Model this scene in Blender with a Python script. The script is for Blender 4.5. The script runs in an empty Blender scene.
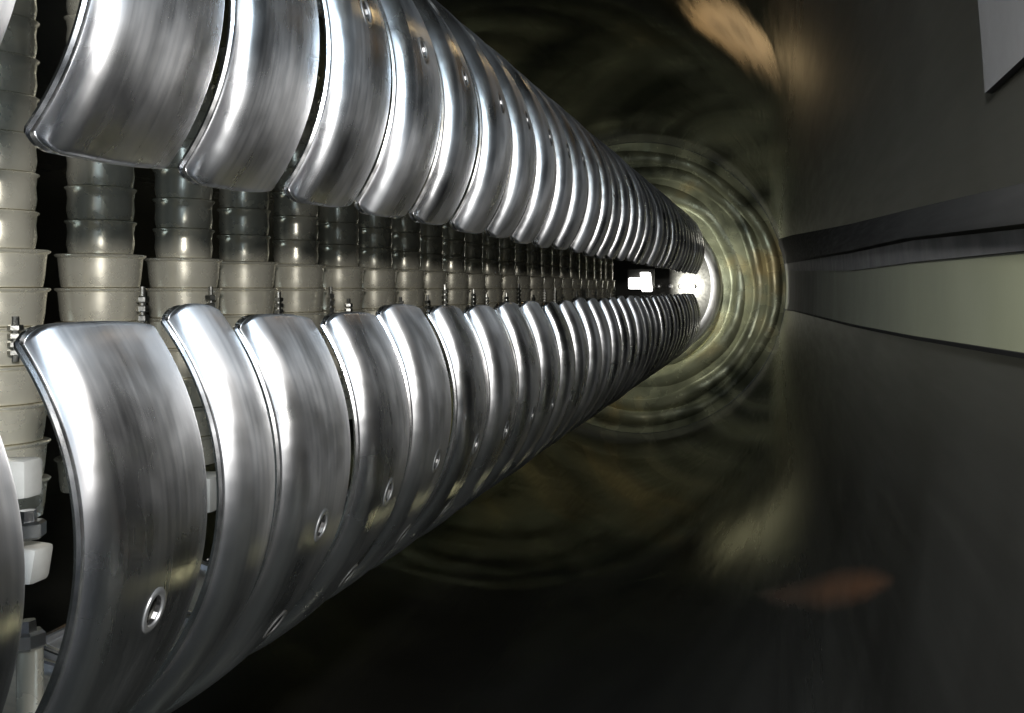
import bpy, bmesh, math, random
from mathutils import Vector, Matrix
random.seed(7)
S = 0.1                      # one hoop pitch = 0.1 m
sc = bpy.context.scene
col = sc.collection

# ------------------------------------------------------------------ camera
cd = bpy.data.cameras.new("camera"); cam = bpy.data.objects.new("camera", cd); col.objects.link(cam)
cam.location = (0, 0, 0); cam.rotation_euler = (math.radians(90), 0, 0)
cd.sensor_width = 36; cd.lens = 36 * 1000 / 1024.0
cd.shift_x = -(775 - 512) / 1024.0; cd.shift_y = (289 - 356.5) / 1024.0
cd.clip_start = 0.01; cd.clip_end = 200
sc.camera = cam

# ------------------------------------------------------------------ world, light, exposure
w = bpy.data.worlds.new("World"); sc.world = w; w.use_nodes = True
w.node_tree.nodes["Background"].inputs[0].default_value = (0.75, 0.85, 1.0, 1)
w.node_tree.nodes["Background"].inputs[1].default_value = 0.05
sc.view_settings.view_transform = 'Standard'; sc.view_settings.look = 'None'
sc.view_settings.exposure = 0; sc.view_settings.gamma = 1; sc.view_settings.use_curve_mapping = False
sc.cycles.max_bounces = 10; sc.cycles.glossy_bounces = 8; sc.cycles.diffuse_bounces = 4

def area(name, loc, target, size, power, color, shape='DISK'):
    l = bpy.data.lights.new(name, 'AREA'); l.shape = shape; l.size = size; l.energy = power; l.color = color
    o = bpy.data.objects.new(name, l); col.objects.link(o); o.location = loc
    o.rotation_euler = (Vector(target) - Vector(loc)).to_track_quat('-Z', 'Y').to_euler()
    return o
def point(name, loc, r, power, color):
    l = bpy.data.lights.new(name, 'POINT'); l.shadow_soft_size = r; l.energy = power; l.color = color
    o = bpy.data.objects.new(name, l); col.objects.link(o); o.location = loc
    return o
def spot(name, loc, target, angle, power, color):
    l = bpy.data.lights.new(name, 'SPOT'); l.spot_size = math.radians(angle); l.spot_blend = 0.8; l.energy = power; l.color = color; l.shadow_soft_size = 0.02
    o = bpy.data.objects.new(name, l); col.objects.link(o); o.location = loc
    o.rotation_euler = (Vector(target) - Vector(loc)).to_track_quat('-Z', 'Y').to_euler(); return o
# added warm spots hidden behind the hoop rows, lighting the painted wall patches
spot("hidden_spot_above", (-0.40, 2.0, 0.305), (-0.08, 1.42, 0.34), 38, 1.3, (1.0, 0.72, 0.42))
spot("hidden_spot_below", (-0.43, 2.0, -0.27), (-0.10, 1.50, -0.33), 40, 0.55, (0.95, 0.9, 0.6))
# camera flash, above the lens
area("flash", (-0.01, -0.005, 0.082), (-0.24, 1.2, 0.0), 0.03, 4.3, (1.0, 0.97, 0.93))
# cool disc light above the lens, added to brighten the near hoops
area("cool_fill_light", (-0.10, -0.08, 0.26), (-0.32, 0.40, 0.02), 0.20, 3.6, (0.66, 0.83, 1.0))

# ------------------------------------------------------------------ materials
def nt(name):
    m = bpy.data.materials.new(name); m.use_nodes = True
    t = m.node_tree; return m, t, t.nodes["Principled BSDF"]
def noise(t, scale, detail=4, coord='Object', stretch=(1, 1, 1), rough=0.55):
    tc = t.nodes.new('ShaderNodeTexCoord'); mp = t.nodes.new('ShaderNodeMapping')
    mp.inputs['Scale'].default_value = stretch
    n = t.nodes.new('ShaderNodeTexNoise'); n.inputs['Scale'].default_value = scale
    n.inputs['Detail'].default_value = detail; n.inputs['Roughness'].default_value = rough
    t.links.new(tc.outputs[coord], mp.inputs[0]); t.links.new(mp.outputs[0], n.inputs['Vector'])
    return n.outputs['Fac']
def ramp(t, fac, stops):
    r = t.nodes.new('ShaderNodeValToRGB'); e = r.color_ramp.elements
    e[0].position, e[0].color = stops[0][0], (*stops[0][1], 1)
    e[1].position, e[1].color = stops[-1][0], (*stops[-1][1], 1)
    for p, c in stops[1:-1]:
        k = e.new(p); k.color = (*c, 1)
    t.links.new(fac, r.inputs[0]); return r.outputs[0]
def mrange(t, fac, lo, hi, a=0.3, b=0.7):
    r = t.nodes.new('ShaderNodeMapRange'); r.inputs[1].default_value = a; r.inputs[2].default_value = b
    r.inputs[3].default_value = lo; r.inputs[4].default_value = hi
    t.links.new(fac, r.inputs[0]); return r.outputs[0]
def bump(t, b, fac, strength, dist, prev=None):
    n = t.nodes.new('ShaderNodeBump'); n.inputs['Strength'].default_value = strength; n.inputs['Distance'].default_value = dist
    t.links.new(fac, n.inputs['Height'])
    if prev: t.links.new(prev, n.inputs['Normal'])
    t.links.new(n.outputs[0], b.inputs['Normal']); return n.outputs[0]
def metal(name, c, r0, r1, metallic=1.0, scale=60, stretch=(1, 1, 1), bs=0.15, bd=0.001, c2=None, wav=0.0):
    m, t, b = nt(name)
    b.inputs['Metallic'].default_value = metallic
    f = noise(t, scale, 5, stretch=stretch)
    g = noise(t, 9, 4)
    t.links.new(ramp(t, g, [(0.3, c2 or tuple(x * 0.85 for x in c)), (0.7, c)]), b.inputs['Base Color'])
    t.links.new(mrange(t, f, r0, r1), b.inputs['Roughness'])
    n = bump(t, b, f, bs, bd)
    if wav: bump(t, b, noise(t, 4, 2), wav, 0.02, n)
    return m
M = {}
def brushed(name):
    m, t, b = nt(name)
    tc = t.nodes.new('ShaderNodeTexCoord'); oi = t.nodes.new('ShaderNodeObjectInfo')
    def nz(stretch, scale, detail=4):
        mp = t.nodes.new('ShaderNodeMapping'); mp.inputs['Scale'].default_value = stretch
        ad = t.nodes.new('ShaderNodeVectorMath'); ad.operation = 'ADD'
        cb = t.nodes.new('ShaderNodeCombineXYZ'); ml = t.nodes.new('ShaderNodeMath'); ml.operation = 'MULTIPLY'; ml.inputs[1].default_value = 37.0
        t.links.new(oi.outputs['Random'], ml.inputs[0])
        for i in range(2): t.links.new(ml.outputs[0], cb.inputs[i])
        t.links.new(tc.outputs['UV'], ad.inputs[0]); t.links.new(cb.outputs[0], ad.inputs[1]); t.links.new(ad.outputs[0], mp.inputs[0])
        n = t.nodes.new('ShaderNodeTexNoise'); n.inputs['Scale'].default_value = scale; n.inputs['Detail'].default_value = detail
        t.links.new(mp.outputs[0], n.inputs['Vector']); return n.outputs['Fac']
    grain, cloud, streak = nz((1, 0.03, 1), 60), nz((1, 0.6, 1), 2.2, 3), nz((1, 0.03, 1), 32, 3)
    b.inputs['Metallic'].default_value = 1.0
    t.links.new(ramp(t, streak, [(0.3, (0.70, 0.71, 0.73)), (0.55, (0.80, 0.80, 0.81))]), b.inputs['Base Color'])
    mx = t.nodes.new('ShaderNodeMath'); mx.operation = 'ADD'
    t.links.new(mrange(t, cloud, 0.23, 0.44), mx.inputs[0]); t.links.new(mrange(t, streak, -0.015, 0.015), mx.inputs[1])
    rv = t.nodes.new('ShaderNodeMath'); rv.operation = 'ADD'
    t.links.new(mx.outputs[0], rv.inputs[0]); t.links.new(mrange(t, oi.outputs['Random'], -0.05, 0.05, 0, 1), rv.inputs[1])
    t.links.new(rv.outputs[0], b.inputs['Roughness'])
    b.inputs['Anisotropic'].default_value = 0.85; b.inputs['Anisotropic Rotation'].default_value = 0.25
    tg = t.nodes.new('ShaderNodeTangent'); tg.direction_type = 'RADIAL'; tg.axis = 'Y'
    t.links.new(tg.outputs[0], b.inputs['Tangent'])
    n = bump(t, b, grain, 0.05, 0.0003)
    bump(t, b, cloud, 0.24, 0.006, n)
    return m
M['hoop'] = brushed('brushed_aluminium')
M['old_hoop'] = metal('polished_aluminium', (0.78, 0.79, 0.80), 0.14, 0.34, 0.72, 90, (1, 0.06, 0.06), 0.05, 0.0005, wav=0.08)
M['bead'] = metal('polished_bead', (0.85, 0.85, 0.86), 0.12, 0.25, 1.0, 60)
M['rim'] = metal('bare_aluminium', (0.92, 0.92, 0.92), 0.3, 0.4, 0.9, 80)
M['post'] = metal('spun_steel', (0.95, 0.91, 0.76), 0.20, 0.32, 0.55, 60, (1, 1, 1), 0.02, 0.0003)
M['nut'] = metal('zinc_plating', (0.5, 0.5, 0.47), 0.25, 0.4, 1.0, 200)
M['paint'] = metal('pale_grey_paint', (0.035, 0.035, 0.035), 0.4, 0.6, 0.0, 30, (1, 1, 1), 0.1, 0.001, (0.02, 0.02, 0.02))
M['dark'] = metal('dark_steel', (0.05, 0.05, 0.045), 0.3, 0.5, 0.7, 90)
M['tank'] = metal('polished_dark_steel', (0.20, 0.20, 0.18), 0.05, 0.12, 1.0, 40, (3, 0.25, 3), 0.008, 0.0005, (0.15, 0.15, 0.135), wav=0.055)
M['tank'].node_tree.nodes['Principled BSDF'].inputs['Specular Tint'].default_value = (0.55, 0.54, 0.46, 1)
M['tank'].node_tree.nodes['Principled BSDF'].inputs['Metallic'].default_value = 0.76
def painted_reflection(m, a, b_, rad, colr, soft=0.35, ns=1.2, amt=0.9):  # paints a reflection patch into the wall colour
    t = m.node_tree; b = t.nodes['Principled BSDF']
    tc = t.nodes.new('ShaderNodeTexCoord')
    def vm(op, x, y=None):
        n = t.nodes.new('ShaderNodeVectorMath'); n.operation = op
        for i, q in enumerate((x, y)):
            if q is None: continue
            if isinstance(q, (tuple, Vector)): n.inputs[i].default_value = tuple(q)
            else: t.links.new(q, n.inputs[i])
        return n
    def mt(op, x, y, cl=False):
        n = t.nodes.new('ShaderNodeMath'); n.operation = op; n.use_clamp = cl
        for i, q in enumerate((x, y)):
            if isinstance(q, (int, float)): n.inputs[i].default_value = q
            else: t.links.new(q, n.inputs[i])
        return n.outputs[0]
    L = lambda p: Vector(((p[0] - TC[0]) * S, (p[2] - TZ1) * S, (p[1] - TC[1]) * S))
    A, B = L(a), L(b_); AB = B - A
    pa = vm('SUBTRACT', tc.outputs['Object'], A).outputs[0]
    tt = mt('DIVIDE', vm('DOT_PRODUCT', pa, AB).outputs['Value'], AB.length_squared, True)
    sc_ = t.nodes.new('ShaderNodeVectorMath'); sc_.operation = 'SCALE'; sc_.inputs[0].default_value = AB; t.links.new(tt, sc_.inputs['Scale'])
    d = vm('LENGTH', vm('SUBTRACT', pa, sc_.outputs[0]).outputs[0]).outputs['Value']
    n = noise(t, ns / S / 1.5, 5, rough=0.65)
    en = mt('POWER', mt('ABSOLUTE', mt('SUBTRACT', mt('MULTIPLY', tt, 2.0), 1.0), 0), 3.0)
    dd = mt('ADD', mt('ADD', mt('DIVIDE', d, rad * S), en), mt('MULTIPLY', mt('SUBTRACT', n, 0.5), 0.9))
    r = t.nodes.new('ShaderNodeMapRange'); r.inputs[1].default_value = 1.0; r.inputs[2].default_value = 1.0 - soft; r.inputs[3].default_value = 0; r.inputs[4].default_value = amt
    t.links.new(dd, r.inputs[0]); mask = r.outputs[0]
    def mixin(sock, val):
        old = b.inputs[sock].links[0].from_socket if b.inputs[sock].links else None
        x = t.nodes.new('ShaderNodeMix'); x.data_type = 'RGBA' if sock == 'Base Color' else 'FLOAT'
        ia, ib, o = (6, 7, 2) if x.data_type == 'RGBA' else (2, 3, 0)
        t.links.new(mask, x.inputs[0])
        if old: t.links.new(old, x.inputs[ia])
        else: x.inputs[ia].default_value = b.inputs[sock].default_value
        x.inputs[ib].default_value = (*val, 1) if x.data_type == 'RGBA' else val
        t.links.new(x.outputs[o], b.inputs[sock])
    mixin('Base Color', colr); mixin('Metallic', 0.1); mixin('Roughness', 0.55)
TC, TR, TZ0, TZ1 = (-5.35, 0.05), 5.8, -4.0, 40.0
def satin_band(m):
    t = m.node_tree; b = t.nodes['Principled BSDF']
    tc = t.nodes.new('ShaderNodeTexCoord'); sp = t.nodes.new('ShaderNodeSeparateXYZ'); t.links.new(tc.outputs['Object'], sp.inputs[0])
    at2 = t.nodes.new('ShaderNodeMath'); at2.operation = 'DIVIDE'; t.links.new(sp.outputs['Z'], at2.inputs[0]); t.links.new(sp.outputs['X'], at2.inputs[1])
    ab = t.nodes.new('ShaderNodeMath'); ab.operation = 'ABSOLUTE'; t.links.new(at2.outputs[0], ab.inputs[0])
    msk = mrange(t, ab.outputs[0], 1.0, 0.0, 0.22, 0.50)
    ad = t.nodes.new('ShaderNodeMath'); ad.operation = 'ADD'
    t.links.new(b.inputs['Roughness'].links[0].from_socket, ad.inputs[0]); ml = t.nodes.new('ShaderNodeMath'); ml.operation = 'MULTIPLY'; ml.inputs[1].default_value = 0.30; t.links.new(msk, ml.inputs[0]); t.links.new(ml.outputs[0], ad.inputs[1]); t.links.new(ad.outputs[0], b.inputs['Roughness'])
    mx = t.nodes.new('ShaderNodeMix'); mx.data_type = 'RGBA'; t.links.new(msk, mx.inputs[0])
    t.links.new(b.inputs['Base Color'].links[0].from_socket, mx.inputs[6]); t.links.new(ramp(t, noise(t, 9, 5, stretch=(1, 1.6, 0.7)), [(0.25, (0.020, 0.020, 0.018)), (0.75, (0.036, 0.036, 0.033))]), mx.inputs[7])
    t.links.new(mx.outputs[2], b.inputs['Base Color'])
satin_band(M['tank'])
painted_reflection(M['tank'], (-0.16, -2.56, 8.4), (0.40, -0.86, 2.95), 0.12, (0.30, 0.115, 0.04), 1.6, 0.9, 0.8)  # orange reflection streak, painted into the wall colour
painted_reflection(M['tank'], (-1.41, 4.31, 16.6), (0.0, 2.3, 9.5), 0.9, (0.62, 0.42, 0.17), 0.9, 0.9, 0.85)  # tan reflection of the end wall, painted as colour
painted_reflection(M['tank'], (-1.35, -4.15, 17.95), (0.25, -1.6, 6.2), 0.8, (0.22, 0.21, 0.08), 1.2, 0.8, 0.7)  # olive reflection low on the wall, painted as colour
M['end'] = metal('olive_enamel', (0.22, 0.22, 0.155), 0.16, 0.34, 0.5, 12, (1, 1, 1), 0.12, 0.01, (0.10, 0.105, 0.07), wav=0.6)
t_ = M['end'].node_tree
t_.links.new(ramp(t_, noise(t_, 3.2, 3, rough=0.6), [(0.36, (0.035, 0.038, 0.024)), (0.46, (0.17, 0.17, 0.11)), (0.56, (0.27, 0.265, 0.17)), (0.68, (0.40, 0.31, 0.15))]), t_.nodes['Principled BSDF'].inputs['Base Color'])
def ceramic():
    m, t, b = nt('white_ceramic')
    t.links.new(ramp(t, noise(t, 60, 4), [(0.3, (0.62, 0.61, 0.56)), (0.7, (0.78, 0.77, 0.73))]), b.inputs['Base Color'])
    b.inputs['Roughness'].default_value = 0.3
    return m
M['ceramic'] = ceramic()
def emis(name, c, s):
    m, t, b = nt(name)
    b.inputs['Base Color'].default_value = (0.8, 0.8, 0.8, 1)
    b.inputs['Emission Color'].default_value = (*c, 1); b.inputs['Emission Strength'].default_value = s
    return m
M['lens'] = emis('lit_lamp_glass', (1.0, 0.98, 0.95), 6.0)

# ------------------------------------------------------------------ helpers
def link(name, me, mat, parent=None):
    o = bpy.data.objects.new(name, me); col.objects.link(o)
    if mat and not me.materials: me.materials.append(mat)
    if parent: o.parent = parent
    return o
def mesh(name, bm, smooth=True, angle=40):
    bmesh.ops.recalc_face_normals(bm, faces=bm.faces)
    me = bpy.data.meshes.new(name); bm.to_mesh(me); bm.free()
    if smooth:
        for p in me.polygons: p.use_smooth = True
        me.set_sharp_from_angle(angle=math.radians(angle))
    return me
def thing(name, label, cat, loc=(0, 0, 0), group=None):
    o = bpy.data.objects.new(name, None); col.objects.link(o); o.empty_display_size = 0.02
    o.location = loc; tag(o, label, cat, group); return o
def tag(o, label, cat, group=None):
    o['label'] = label; o['category'] = cat
    if group: o['group'] = group
def P(x, y, depth): return Vector((x * S, depth * S, y * S))   # hoop-pitch units: right, up, along the column
def lathe(prof, n=24, axis='Z', bm=None, off=(0, 0, 0), caps=True):
    bm = bm or bmesh.new(); rings = []
    for r, h in prof:
        ring = []
        for i in range(n):
            a = 2 * math.pi * i / n
            p = (r * math.cos(a), r * math.sin(a), h)
            if axis == 'Y': p = (p[0], p[2], p[1])
            ring.append(bm.verts.new(Vector(p) + Vector(off)))
        rings.append(ring)
    for a, b in zip(rings, rings[1:]):
        for i in range(n): bm.faces.new((a[i], a[(i + 1) % n], b[(i + 1) % n], b[i]))
    if caps:
        for ring, rr in ((rings[0], prof[0][0]), (rings[-1], prof[-1][0])):
            if rr > 1e-6: bm.faces.new(ring)
    return bm
def box(bm, c, s, bev=0.0):
    r = bmesh.ops.create_cube(bm, size=1, matrix=Matrix.Translation(c) @ Matrix.Diagonal((*s, 1)))
    if bev:
        es = list({e for v in r['verts'] for e in v.link_edges})
        bmesh.ops.bevel(bm, geom=es, offset=bev, segments=2, affect='EDGES', profile=0.6)
    return bm
ONES = ['', 'first', 'second', 'third', 'fourth', 'fifth', 'sixth', 'seventh', 'eighth', 'ninth', 'tenth', 'eleventh', 'twelfth', 'thirteenth',
        'fourteenth', 'fifteenth', 'sixteenth', 'seventeenth', 'eighteenth', 'nineteenth']
def ordinal(n):
    if n < 20: return ONES[n]
    t = {2: 'twent', 3: 'thirt', 4: 'fort'}[n // 10]
    return t + 'ieth' if n % 10 == 0 else t + 'y-' + ONES[n % 10]

# ------------------------------------------------------------------ the tank
TC, TR, TZ0, TZ1 = (-5.35, 0.05), 5.8, -4.0, 40.0
tank = thing('pressure_tank', 'dark polished steel tank that encloses the two rows of hoops, with a round olive end', 'tank', P(TC[0], TC[1], TZ1))
def shell():
    bm = bmesh.new(); n = 160; rows = []
    for r in (TR, TR + 0.3):
        for z in ([TZ0 + (TZ1 - TZ0) * i / 40 for i in range(41)] if r == TR else [TZ1, TZ0]):
            rows.append([bm.verts.new(((r * math.cos(2 * math.pi * i / n)) * S, (z - TZ1) * S, (r * math.sin(2 * math.pi * i / n)) * S)) for i in range(n)])
    for a, b in zip(rows, rows[1:] + rows[:1]):
        for i in range(n): bm.faces.new((a[i], a[(i + 1) % n], b[(i + 1) % n], b[i]))
    return mesh('tank_shell', bm)
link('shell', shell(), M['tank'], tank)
def ewall():
    prof = [(1e-5, 0.9), (1.0, 0.88), (2.0, 0.8), (3.0, 0.62), (4.0, 0.38), (5.0, 0.1), (TR - 0.01, -0.15), (TR - 0.01, 1.2), (1e-5, 1.2)]
    return mesh('end_wall', lathe([(r * S, h * S) for r, h in prof], 96, 'Y'))
link('end_wall', ewall(), M['end'], tank)
for r, wd, h in ((5.30, 0.28, 0.0), (4.75, 0.30, 0.2), (3.9, 0.34, 0.42), (3.1, 0.22, 0.62)):
    prof = [(r - wd, h + 0.12), (r - wd, h - 0.05), (r - wd * 0.6, h - 0.10), (r + wd * 0.6, h - 0.10), (r + wd, h - 0.05), (r + wd, h + 0.12)]
    bm = lathe([(a * S, b * S) for a, b in prof], 96, 'Y', caps=False)
    ph = [random.uniform(0, 6.28) for _ in range(3)]
    for v in bm.verts:
        an = math.atan2(v.co.z, v.co.x)
        k = 1 + 0.012 * math.sin(2 * an + ph[0]) + 0.01 * math.sin(5 * an + ph[1]) + 0.006 * math.sin(9 * an + ph[2])
        v.co.x *= min(k, TR * S * 0.995 / max(1e-6, math.hypot(v.co.x, v.co.z))); v.co.z *= min(k, TR * S * 0.995 / max(1e-6, math.hypot(v.co.x, v.co.z)))
        v.co.y += 0.06 * S * math.sin(3 * an + ph[2])
    link('end_ring', mesh('end_ring', bm, angle=60), M['end'], tank)

# ------------------------------------------------------------------ bands standing for the hoops and gap mirrored in the right wall
M['gap_reflection'] = metal('gap_reflection_olive', (0.052, 0.055, 0.029), 0.6, 0.8, 0.0, 12, (1, 1, 1), 0.05, 0.001, (0.040, 0.043, 0.023))  # olive colour imitating the mirrored gap
M['hoop_reflection'] = metal('dark_reflection_tone', (0.008, 0.008, 0.0075), 0.6, 0.8, 0.0, 50, (8, 0.4, 8), 0.05, 0.0005, (0.005, 0.005, 0.005))  # dark colour imitating the mirrored hoops
M['underside_shade'] = metal('painted_shade', (0.012, 0.012, 0.012), 0.55, 0.75, 0.0, 60)  # black colour in place of shade under the dark band
M['hoop_reflection'].node_tree.nodes['Principled BSDF'].inputs['Specular IOR Level'].default_value = 0.05
def loft(sections, name):
    bm = bmesh.new(); rows = [[bm.verts.new(P(*p)) for p in sec] for sec in sections]
    n = len(rows[0])
    for a, b in zip(rows, rows[1:]):
        for i in range(n): bm.faces.new((a[i], a[(i + 1) % n], b[(i + 1) % n], b[i]))
    bm.faces.new(rows[0]); bm.faces.new(rows[-1])
    return mesh(name, bm, angle=30)
zs = [0.5, 1, 1.69, 2.3, 3.1, 4.3, 5.75, 8, 11, 15, 20, 23, 30, 38]
def wx(y): return TC[0] + math.sqrt(TR * TR - (y - TC[1]) ** 2)
def pw(z, pts):
    if z <= pts[0][0]:
        (z0, v0), (z1, v1) = pts[0], pts[1]
    else:
        for (z0, v0), (z1, v1) in zip(pts, pts[1:]):
            if z <= z1: break
    return v0 + (v1 - v0) * (z - z0) / (z1 - z0)
S_LO = [(1.69, -0.110), (3.26, -0.150), (5.75, -0.20), (23, -0.48), (40, -0.80)]
S_HI = [(1.69, 0.066), (3.1, 0.084), (5.75, 0.105), (23, 0.42), (40, 0.75)]
B_HI = [(1.69, 0.104), (3.1, 0.152), (5.75, 0.206), (20, 0.54), (40, 1.0)]
R_HI = [(1.69, 0.184), (3.1, 0.252), (5.75, 0.374), (20, 1.08), (40, 2.0)]
hoop_reflection = thing('hoop_reflection_bar', 'dark band standing for the upper hoops reflected in the right tank wall', 'hoop_reflection', P(0.4, 0.1, 0.5))  # solid band built in place of the mirrored hoop edge
def rel(o, t): o.location = -t.location; return o
def bar_sec(z):
    lo, hi = pw(z, B_HI), pw(z, R_HI); m = 0.2 * (hi - lo)
    return [(wx(lo) - 0.030, lo, z), (wx(lo) - 0.045, lo + 0.3 * m, z), (wx(lo) - 0.045, lo + m, z), (wx(hi) - 0.02, hi - m, z), (wx(hi) - 0.008, hi, z), (wx(hi) + 0.05, hi, z), (wx(lo) + 0.05, lo, z)]
rel(link('reflection_bar', loft([bar_sec(z) for z in zs], 'reflection_bar'), M['hoop_reflection'], hoop_reflection), hoop_reflection)
def shade_lip_sec(z):
    lo, hi = pw(z, S_HI), pw(z, B_HI) - 0.001
    return [(wx(lo) - 0.016, lo, z), (wx(hi) - 0.020, hi, z), (wx(hi) + 0.05, hi, z), (wx(lo) + 0.05, lo, z)]
rel(link('shade_lip', loft([shade_lip_sec(z) for z in zs], 'shade_lip'), M['underside_shade'], hoop_reflection), hoop_reflection)  # dark colour stands in for the shaded underside
gap_reflection = thing('gap_reflection_band', 'olive band standing for the gap reflected in the right tank wall, wider towards the far end', 'gap_reflection', P(0.4, 0, 0.5))  # reflection of the gap built as a coloured band
def gap_sec(z):
    lo, hi = pw(z, S_LO), pw(z, S_HI) - 0.001
    ys = [lo + (hi - lo) * i / 4 for i in range(5)]
    return [(wx(y) - 0.012, y, z) for y in ys] + [(wx(y) + 0.05, y, z) for y in reversed(ys)]
rel(link('reflection_band', loft([gap_sec(z) for z in zs], 'reflection_band'), M['gap_reflection'], gap_reflection), gap_reflection)
def reflection_edge_sec(z):
    hi = pw(z, S_LO) - 0.0005; lo = hi - 0.008 - 0.001 * z
    return [(wx(hi) - 0.018, hi, z), (wx(lo) - 0.014, lo, z), (wx(lo) + 0.05, lo, z), (wx(hi) + 0.05, hi, z)]
rel(link('reflection_edge', loft([reflection_edge_sec(z) for z in zs], 'reflection_edge'), M['hoop_reflection'], gap_reflection), gap_reflection)

# ------------------------------------------------------------------ satin liner plates on the right wall and a pale corner patch
M['liner'] = metal('satin_liner_steel', (0.022, 0.022, 0.021), 0.38, 0.55, 0.4, 14, (1, 6, 0.5), 0.06, 0.0006, (0.010, 0.010, 0.0095))
def sheet(lo, hi, zz, off, name):
    secs = []
    for z in zz:
        ys = [lo(z) + (hi(z) - lo(z)) * i / 10 for i in range(11)]
        secs.append([(wx(y) - off, y, z) for y in ys] + [(wx(y) + 0.05, y, z) for y in reversed(ys)])
    return loft(secs, name)
lz = [0.3, 0.8, 1.4, 2, 3, 4.5, 6, 8, 11, 15, 20, 26, 33, 39]
o = link('corner_patch', sheet(lambda z: 0.395 + 0.0 * z, lambda z: 0.95, [1.0, 1.4, 1.8, 1.96, 2.02], 0.016, 'corner_patch'), M['paint'])  # thin pale grey sheet set on the wall near the top right corner
tag(o, 'pale grey raised patch on the tank wall cut by the top right corner', 'plate')

bm_b = lathe([(0.022 * S, 0.0), (0.022 * S, 0.012 * S), (0.015 * S, 0.016 * S)], 6)
added_bolt_me = mesh('added_bar_bolt', bm_b, angle=25)
for z in ():
    y = 0.5 * (pw(z, B_HI) + pw(z, R_HI))
    c = link('bolt', added_bolt_me, M['nut'], hoop_reflection); c.location = P(wx(y) - 0.030, y, z) - hoop_reflection.location
    c.rotation_euler = (0, math.radians(-90), 0)

# ------------------------------------------------------------------ the hoops
def hoop_mesh(R, a0, a1, W, slots, name):
    """curved plate with rolled lips; arc a0..a1 degrees, front edge at depth 0; slots = [(angle, depth)]"""
    rc = 0.09
    L = R * math.radians(abs(a1 - a0)); sg = 1 if a1 > a0 else -1
    fr = [0.0, 0.06, 0.2, 0.38, 0.6, 0.8, 1.0]
    def samples(T, step):
        lo = [rc * f for f in fr]; hi = [T - x for x in reversed(lo)]
        k = max(2, int((T - 2 * rc) / step)); mid = [rc + (T - 2 * rc) * i / k for i in range(1, k)]
        return lo + mid + hi
    KB, KS = 1.8, 2.0          # back and end lips are tighter than the front lip
    us, ss = samples(W, 0.06), samples(L, 0.05)
    us = [u if u < W / 2 else (W - (W - u) / KB if W - u < rc * 1.01 else u) for u in us]
    ss = [(s / KS if s < rc * 1.01 else s) if s < L / 2 else (L - (L - s) / KS if L - s < rc * 1.01 else s) for s in ss]
    bm = bmesh.new(); uvd = {}
    def vert(u, s, extra):
        ku = 1.0 if u < W / 2 else KB
        eu, es = min(u, (W - u) * KB), min(s, L - s) * KS
        e = min(eu, es, rc); kk = ku if eu < es else KS
        if eu < rc and es < rc:
            px, py = rc - eu, rc - es; q = math.hypot(px, py)
            if q > 1e-9:
                k = max(px, py) / q; kk = (px * px * ku + py * py * KS) / (q * q)
                du, ds = (rc - px * k) / ku, (rc - py * k) / KS
                u = du if u < W / 2 else W - du
                s = ds if s < L / 2 else L - ds
        crown = 0.075 * max(0.0, u / W - 0.25) ** 2 / 0.5625
        drop = crown + (rc - math.sqrt(max(0, rc * rc - (rc - e) ** 2))) / kk + extra
        a = math.radians(a0) + sg * s / R; r = R - drop
        v = bm.verts.new((r * math.cos(a) * S, u * S, r * math.sin(a) * S)); uvd[v] = (u, s); return v
    g = [[vert(u, s, 0) for s in ss] for u in us]
    for i in range(len(us) - 1):
        for j in range(len(ss) - 1): bm.faces.new((g[i][j], g[i + 1][j], g[i + 1][j + 1], g[i][j + 1]))
    border = [(i, 0) for i in range(len(us))] + [(len(us) - 1, j) for j in range(1, len(ss))] + \
             [(i, len(ss) - 1) for i in range(len(us) - 2, -1, -1)] + [(0, j) for j in range(len(ss) - 2, 0, -1)]
    prev = [g[i][j] for i, j in border]
    nxt = [vert(us[i], ss[j], 0.03) for i, j in border]
    path = [v.co.copy() for v in nxt]
    for k in range(len(border)):
        m = (k + 1) % len(border); bm.faces.new((prev[k], prev[m], nxt[m], nxt[k]))
    bmesh.ops.recalc_face_normals(bm, faces=bm.faces)
    mid = g[len(us) // 2][len(ss) // 2]
    outward = Vector((mid.co.x, 0, mid.co.z)).normalized()
    mid.normal_update()
    if mid.normal.dot(outward) < 0: bmesh.ops.reverse_faces(bm, faces=bm.faces)
    uvl = bm.loops.layers.uv.new('uv')
    for f in bm.faces:
        for lp in f.loops: lp[uvl].uv = uvd[lp.vert]
    bmesh.ops.solidify(bm, geom=bm.faces[:], thickness=0.022 * S)
    me = mesh(name, bm, angle=50)
    # cut the slots
    o = bpy.data.objects.new('tmp', me); col.objects.link(o); cuts = []
    for ang, u in slots:
        cb = lathe([(0.055 * S, -0.1 * S), (0.055 * S, 0.1 * S)], 16)
        for v in cb.verts: v.co.y *= 2.0 if False else 1.0; v.co.x *= 1.4
        a = math.radians(ang)
        # local: z -> radial, x -> tangential
        rad = Vector((math.cos(a), 0, math.sin(a))); tan = Vector((-math.sin(a), 0, math.cos(a))); ax = Vector((0, 1, 0))
        mt = Matrix((tan, ax, rad)).transposed().to_4x4(); mt.translation = rad * R * S + ax * u * S
        bmesh.ops.transform(cb, matrix=mt, verts=cb.verts)
        co = bpy.data.objects.new('tmpc', mesh('cut', cb, False)); col.objects.link(co); cuts.append(co)
        md = o.modifiers.new('b', 'BOOLEAN'); md.operation = 'DIFFERENCE'; md.object = co; md.solver = 'EXACT'
    dg = bpy.context.evaluated_depsgraph_get()
    me2 = bpy.data.meshes.new_from_object(o.evaluated_get(dg)); me2.name = name
    for c in cuts + [o]: bpy.data.objects.remove(c)
    return me2, bead(path)
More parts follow.
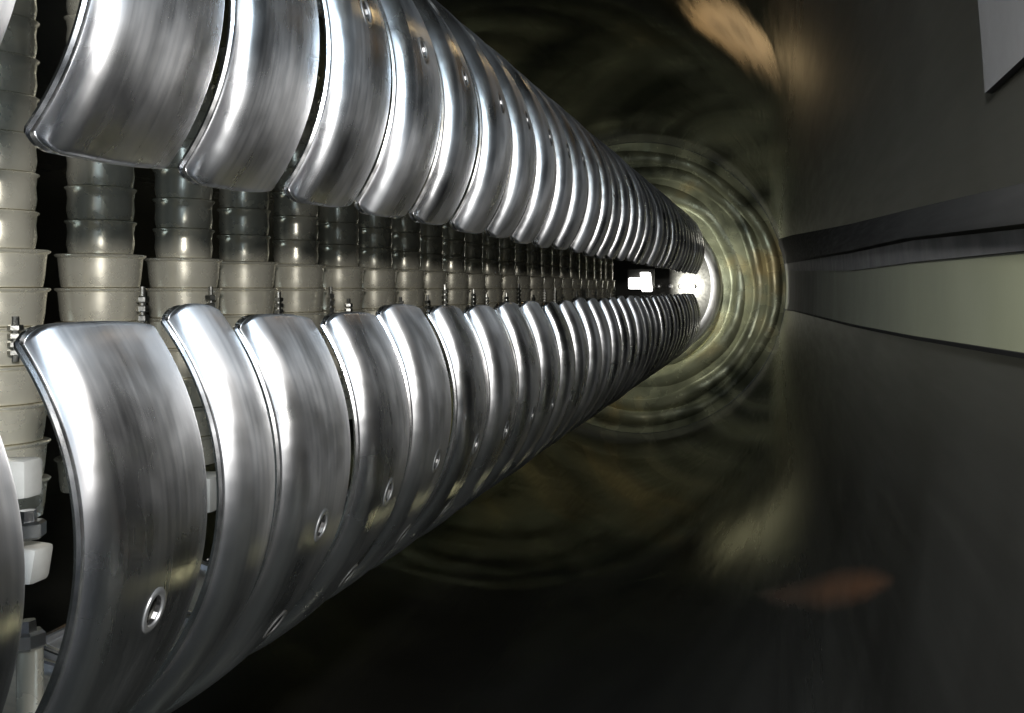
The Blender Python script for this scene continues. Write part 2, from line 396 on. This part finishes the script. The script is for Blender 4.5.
def bead(path):
    bm = bmesh.new(); n = len(path); rows = []; k = 8
    for i in range(n):
        d = (path[(i + 1) % n] - path[i - 1]).normalized()
        q = Vector((path[i].x, 0, path[i].z)).normalized(); a = d.cross(q).normalized(); b = a.cross(d)
        rows.append([bm.verts.new(path[i] + (a * math.cos(2 * math.pi * j / k) + b * math.sin(2 * math.pi * j / k)) * 0.020 * S) for j in range(k)])
    for i in range(n):
        A, B = rows[i], rows[(i + 1) % n]
        for j in range(k): bm.faces.new((A[j], B[j], B[(j + 1) % k], A[(j + 1) % k]))
    return mesh('rolled_edge', bm)
def slot_rim(R, ang, u):
    R = R - 0.003
    bm = bmesh.new(); n, k = 24, 8; rows = []
    a = math.radians(ang)
    rad = Vector((math.cos(a), 0, math.sin(a))); tan = Vector((-math.sin(a), 0, math.cos(a))); ax = Vector((0, 1, 0))
    for i in range(n):
        t = 2 * math.pi * i / n; row = []
        for j in range(k):
            b = 2 * math.pi * j / k; rr = 0.060 + 0.013 * math.cos(b); h = 0.009 * math.sin(b)
            x = rr * 1.36 * math.cos(t); y = rr * math.sin(t)
            fall = R - math.sqrt(R * R - x * x)
            row.append(bm.verts.new((rad * (R - fall + h) + tan * x + ax * (u + y)) * S))
        rows.append(row)
    for i in range(n):
        A, B = rows[i], rows[(i + 1) % n]
        for j in range(k): bm.faces.new((A[j], B[j], B[(j + 1) % k], A[(j + 1) % k]))
    return mesh('slot_rim', bm)
def slot_shade(R, ang, u):  # dark fill put into the slot to imitate shade inside
    bm = lathe([(0.058 * S, 0.0), (0.05 * S, -0.05 * S), (0.03 * S, -0.075 * S), (1e-5, -0.08 * S)], 20, caps=False)
    for v in bm.verts: v.co.x *= 1.38
    a = math.radians(ang)
    rad = Vector((math.cos(a), 0, math.sin(a))); tan = Vector((-math.sin(a), 0, math.cos(a)))
    mt = Matrix((tan, Vector((0, 1, 0)), rad)).transposed().to_4x4(); mt.translation = rad * (R - 0.018) * S + Vector((0, u * S, 0))
    bmesh.ops.transform(bm, matrix=mt, verts=bm.verts)
    return mesh('slot_shade', bm)
def hoop_proto(R, a0, a1, W, slots, name):
    return hoop_mesh(R, a0, a1, W, slots, name), [slot_rim(R, a, u) for a, u in slots], [slot_shade(R, a, u) for a, u in slots]
UC, UR = (-4.01, 1.40), 1.53
LC, LR = (-4.13, -1.0), 1.55
pu = hoop_proto(UR, -36.5, 112, 0.835, [(11.5, 0.32), (36, 0.32)], 'upper_plate')
pl = hoop_proto(LR, 34.5, -118, 0.815, [(-13.5, 0.34), (-37, 0.34)], 'lower_plate')
pn = hoop_proto(LR, 37, -118, 0.44, [], 'narrow_plate')
def place(proto, c, z, label, group, jit=1.0):
    t = thing('metal_hoop', label, 'hoop', P(c[0], c[1], z), group)
    t.rotation_euler = tuple(math.radians(random.uniform(-0.8, 0.8) * jit) for _ in range(3))
    t.location += Vector([random.uniform(-0.012, 0.012) * S * jit for _ in range(3)])
    link('plate', proto[0][0], M['hoop'], t)
    link('rolled_edge', proto[0][1], M['bead'], t)
    for r in proto[1]: link('slot_rim', r, M['rim'], t)
    for r in proto[2]: link('slot_shade', r, M['dark'], t)
    return t
NU = 32
for k in range(-2, NU):
    if k == -2: lab = 'polished hoop of the upper row just outside the left frame edge'
    elif k == -1: lab = 'polished hoop cut by the upper left frame corner, only its back edge showing'
    elif k == 0: lab = 'large polished hoop nearest the camera in the upper row, with blue and white reflections'
    else: lab = '%s polished hoop of the upper row counted from the near left end' % ordinal(k + 1)
    place(pu, UC, 3.83 + k - (0.20 if k < 0 else 0), lab, 'polished hoops of the upper row')
lows = [(1.6, pl), (2.62, pl), (3.79, pl), (4.82, pn)] + [(5.36 + i, pl) for i in range(30)]
for k, (z, pr) in enumerate(lows, -1):
    if k == -1: lab = 'polished hoop of the lower row just outside the left frame edge'
    elif k == 0: lab = 'polished hoop at the left frame edge below the gap, only its back edge showing'
    elif k == 1: lab = 'large polished hoop nearest the camera in the lower row, with a slotted hole low down'
    elif k == 2: lab = 'narrow hoop without a hole, squeezed in behind the nearest large hoop of the lower row'
    else: lab = '%s polished hoop of the lower row counted from the near left end' % ordinal(k)
    place(pr, LC, z + (0.14 if k == 0 else 0.08), lab, 'polished hoops of the lower row')

# ------------------------------------------------------------------ insulator posts in the gap
PX, SEG = -5.0, 0.2475
def cup(r0, r1, lip):
    h = SEG
    prof = [(r1 - 0.03, 0.0), (r1, 0.006), (r1 + 0.004, 0.03), (r1 + 0.011, 0.085), (r0 - 0.009, 0.16), (r0 - 0.003, h - 0.03), (r0 + lip, h - 0.018), (r0 + lip + 0.004, h - 0.008), (r0 + lip - 0.004, h - 0.001), (r0 - 0.03, h - 0.001)]
    return mesh('metal_cup', lathe([(a * S, b * S) for a, b in prof], 28))
cup_m = cup(0.270, 0.244, 0.014)
col_m = cup(0.216, 0.202, 0.008)
def nuts():
    bm = bmesh.new()
    for i in range(4):
        bm2 = lathe([(0.05 * S, 0), (0.06 * S, 0.01 * S), (0.06 * S, 0.05 * S), (0.05 * S, 0.06 * S)], 6, bm=bm, off=(0, 0, i * 0.085 * S))
    lathe([(0.028 * S, -0.06 * S), (0.028 * S, 0.40 * S)], 10, bm=bm)
    return mesh('bolt', bm, angle=25)
nut_m = nuts()
for j in range(-1, 24):
    z = 7.44 + (j - 1)
    lab = 'stacked metal post at the left frame edge, seen beyond the nearest hoops' if j == 0 else \
          ('stacked metal post just outside the near end of the row of posts' if j == -1 else
           '%s stacked metal post after the one at the left edge of the gap' % ordinal(j))
    t = thing('insulator_post', lab, 'post', P(PX, 0.0, z), 'stacked posts in the gap between the hoop rows')
    t.location += Vector((random.uniform(-.02, .02) * S, random.uniform(-.02, .02) * S, 0)); t.rotation_euler[2] = random.uniform(0, 6)
    top = 0.255
    for i in range(7):
        c = link('cup', cup_m, M['post'], t); c.location = (0, 0, (top - (i + 1) * SEG) * S)
    for i in range(8):
        c = link('collar', col_m, M['post'], t); c.location = (0, 0, (top + i * SEG) * S)
    for i in range(1):
        a = -0.3 + random.uniform(-.2, .2) - t.rotation_euler[2]
        c = link('bolt', nut_m, M['nut'], t); a += random.uniform(-0.5, 0.3)
        c.location = (0.36 * math.cos(a) * S, 0.36 * math.sin(a) * S, random.uniform(-0.42, -0.25) * S); c.scale = (0.7, 0.7, random.uniform(0.6, 0.9))

# ------------------------------------------------------------------ insulator blocks and bolts under the near posts
def block(x, y, z, s, lab, rot=0):
    bm = bmesh.new(); box(bm, (0, 0, 0), tuple(v * S for v in s), 0.03 * S)
    o = link('insulator_block', mesh('insulator_block', bm), M['ceramic']); o.location = P(x, y, z); o.rotation_euler = (0, rot, 0.05)
    tag(o, lab, 'block', 'white insulator blocks behind the lower hoops'); return o
def px(x, y, z): return P((x - 775) * z / 1000, (289 - y) * z / 1000, z)
def at(x, y, z): return (x - 775) * z / 1000, (289 - y) * z / 1000, z
block(*at(16, 478, 5.6), (0.20, 0.16, 0.22), 'upper white insulator block seen left of the nearest lower hoop')
block(*at(26, 562, 5.4), (0.18, 0.16, 0.20), 'lower white insulator block seen left of the nearest lower hoop', 0.15)
block(*at(200, 492, 7.4), (0.3, 0.3, 0.26), 'white insulator block seen in the slit between the first two lower hoops')

t = thing('threaded_rod', 'threaded steel rod with two nuts seen behind the nearest lower hoop at the left edge', 'rod', px(30, 700, 5.3))
bm = lathe([(0.06 * S, -1.0 * S), (0.06 * S, 0.35 * S)] , 16); link('shaft', mesh('shaft', bm), M['post'], t)
def hexnut():
    return mesh('nut', lathe([(0.07 * S, 0), (0.085 * S, 0.015 * S), (0.085 * S, 0.08 * S), (0.07 * S, 0.095 * S), (0.045 * S, 0.095 * S), (0.04 * S, 0.15 * S)], 6), angle=25)
hm = hexnut()
for h in (0.28, 0.86):
    c = link('nut', hm, M['bead'], t); c.location = (0, -0.02 * S, h * S); c.rotation_euler[2] = h

# ------------------------------------------------------------------ far end: terminal drum and work lamp
def drum():
    R, r = 2.7, 0.35; prof = [(1e-5, 1.4), (R, 1.4)]
    for i in range(9):
        a = math.pi / 2 * i / 8
        prof.append((R - r + r * math.cos(a), r - r * math.sin(a)))
    return mesh('drum', lathe([(a * S, b * S) for a, b in prof], 96, 'Y', caps=False))
o = thing('end_drum', 'x', 'drum', P(-4.7, 0.1, 36.8)); link('rim', drum(), M['rim'], o)
link('face', mesh('drum_face', lathe([(1e-5, 0.02 * S), (2.36 * S, 0.02 * S), (2.36 * S, 0.2 * S), (1e-5, 0.2 * S)], 64, 'Y')), M['dark'], o)
for i in range(1, 6):
    c = link('glint_stud', mesh('glint_stud', lathe([(0.10 * S, 0.03 * S), (0.10 * S, -0.08 * S), (0.06 * S, -0.14 * S), (1e-5, -0.15 * S)], 12, 'Y')), M['rim'], o); c.location = ((2.1 - 0.42 * i) * S, 0, 0.0)  # studs added for small glints across the dark face
tag(o, 'bright polished round drum closing the far end of the hoop rows', 'drum')
lamp = thing('work_lamp', 'glaring white lamp at the far end of the gap between the hoop rows', 'lamp', px(640, 279, 34))
bm = bmesh.new(); box(bm, (-0.10 * S, 0, -0.15 * S), (0.56 * S, 0.3 * S, 0.38 * S), 0.06 * S); box(bm, (0.24 * S, 0.012 * S, -0.10 * S), (0.34 * S, 0.26 * S, 0.66 * S), 0.05 * S)
for v in bm.verts: v.co.x -= 0.35 * max(0, v.co.z - 0.02 * S)
link('lamp_lens', mesh('lamp_lens', bm), M['lens'], lamp)
bm = bmesh.new(); box(bm, (0, 0.26 * S, 0), (0.90 * S, 0.2 * S, 0.70 * S), 0.04 * S); link('lamp_housing', mesh('lamp_housing', bm), M['dark'], lamp)
area('drum_rim_light', P(-3.3, 0.1, 35.95), P(-2.0, 0.12, 36.85), 0.03, 4.0, (1.0, 0.97, 0.9))  # added hidden light aimed at the drum rim
point('light_behind_drum', P(-4.9, 0.1, 38.9), 0.06, 3.8, (0.95, 1.0, 0.95))  # unseen light added to brighten the end wall
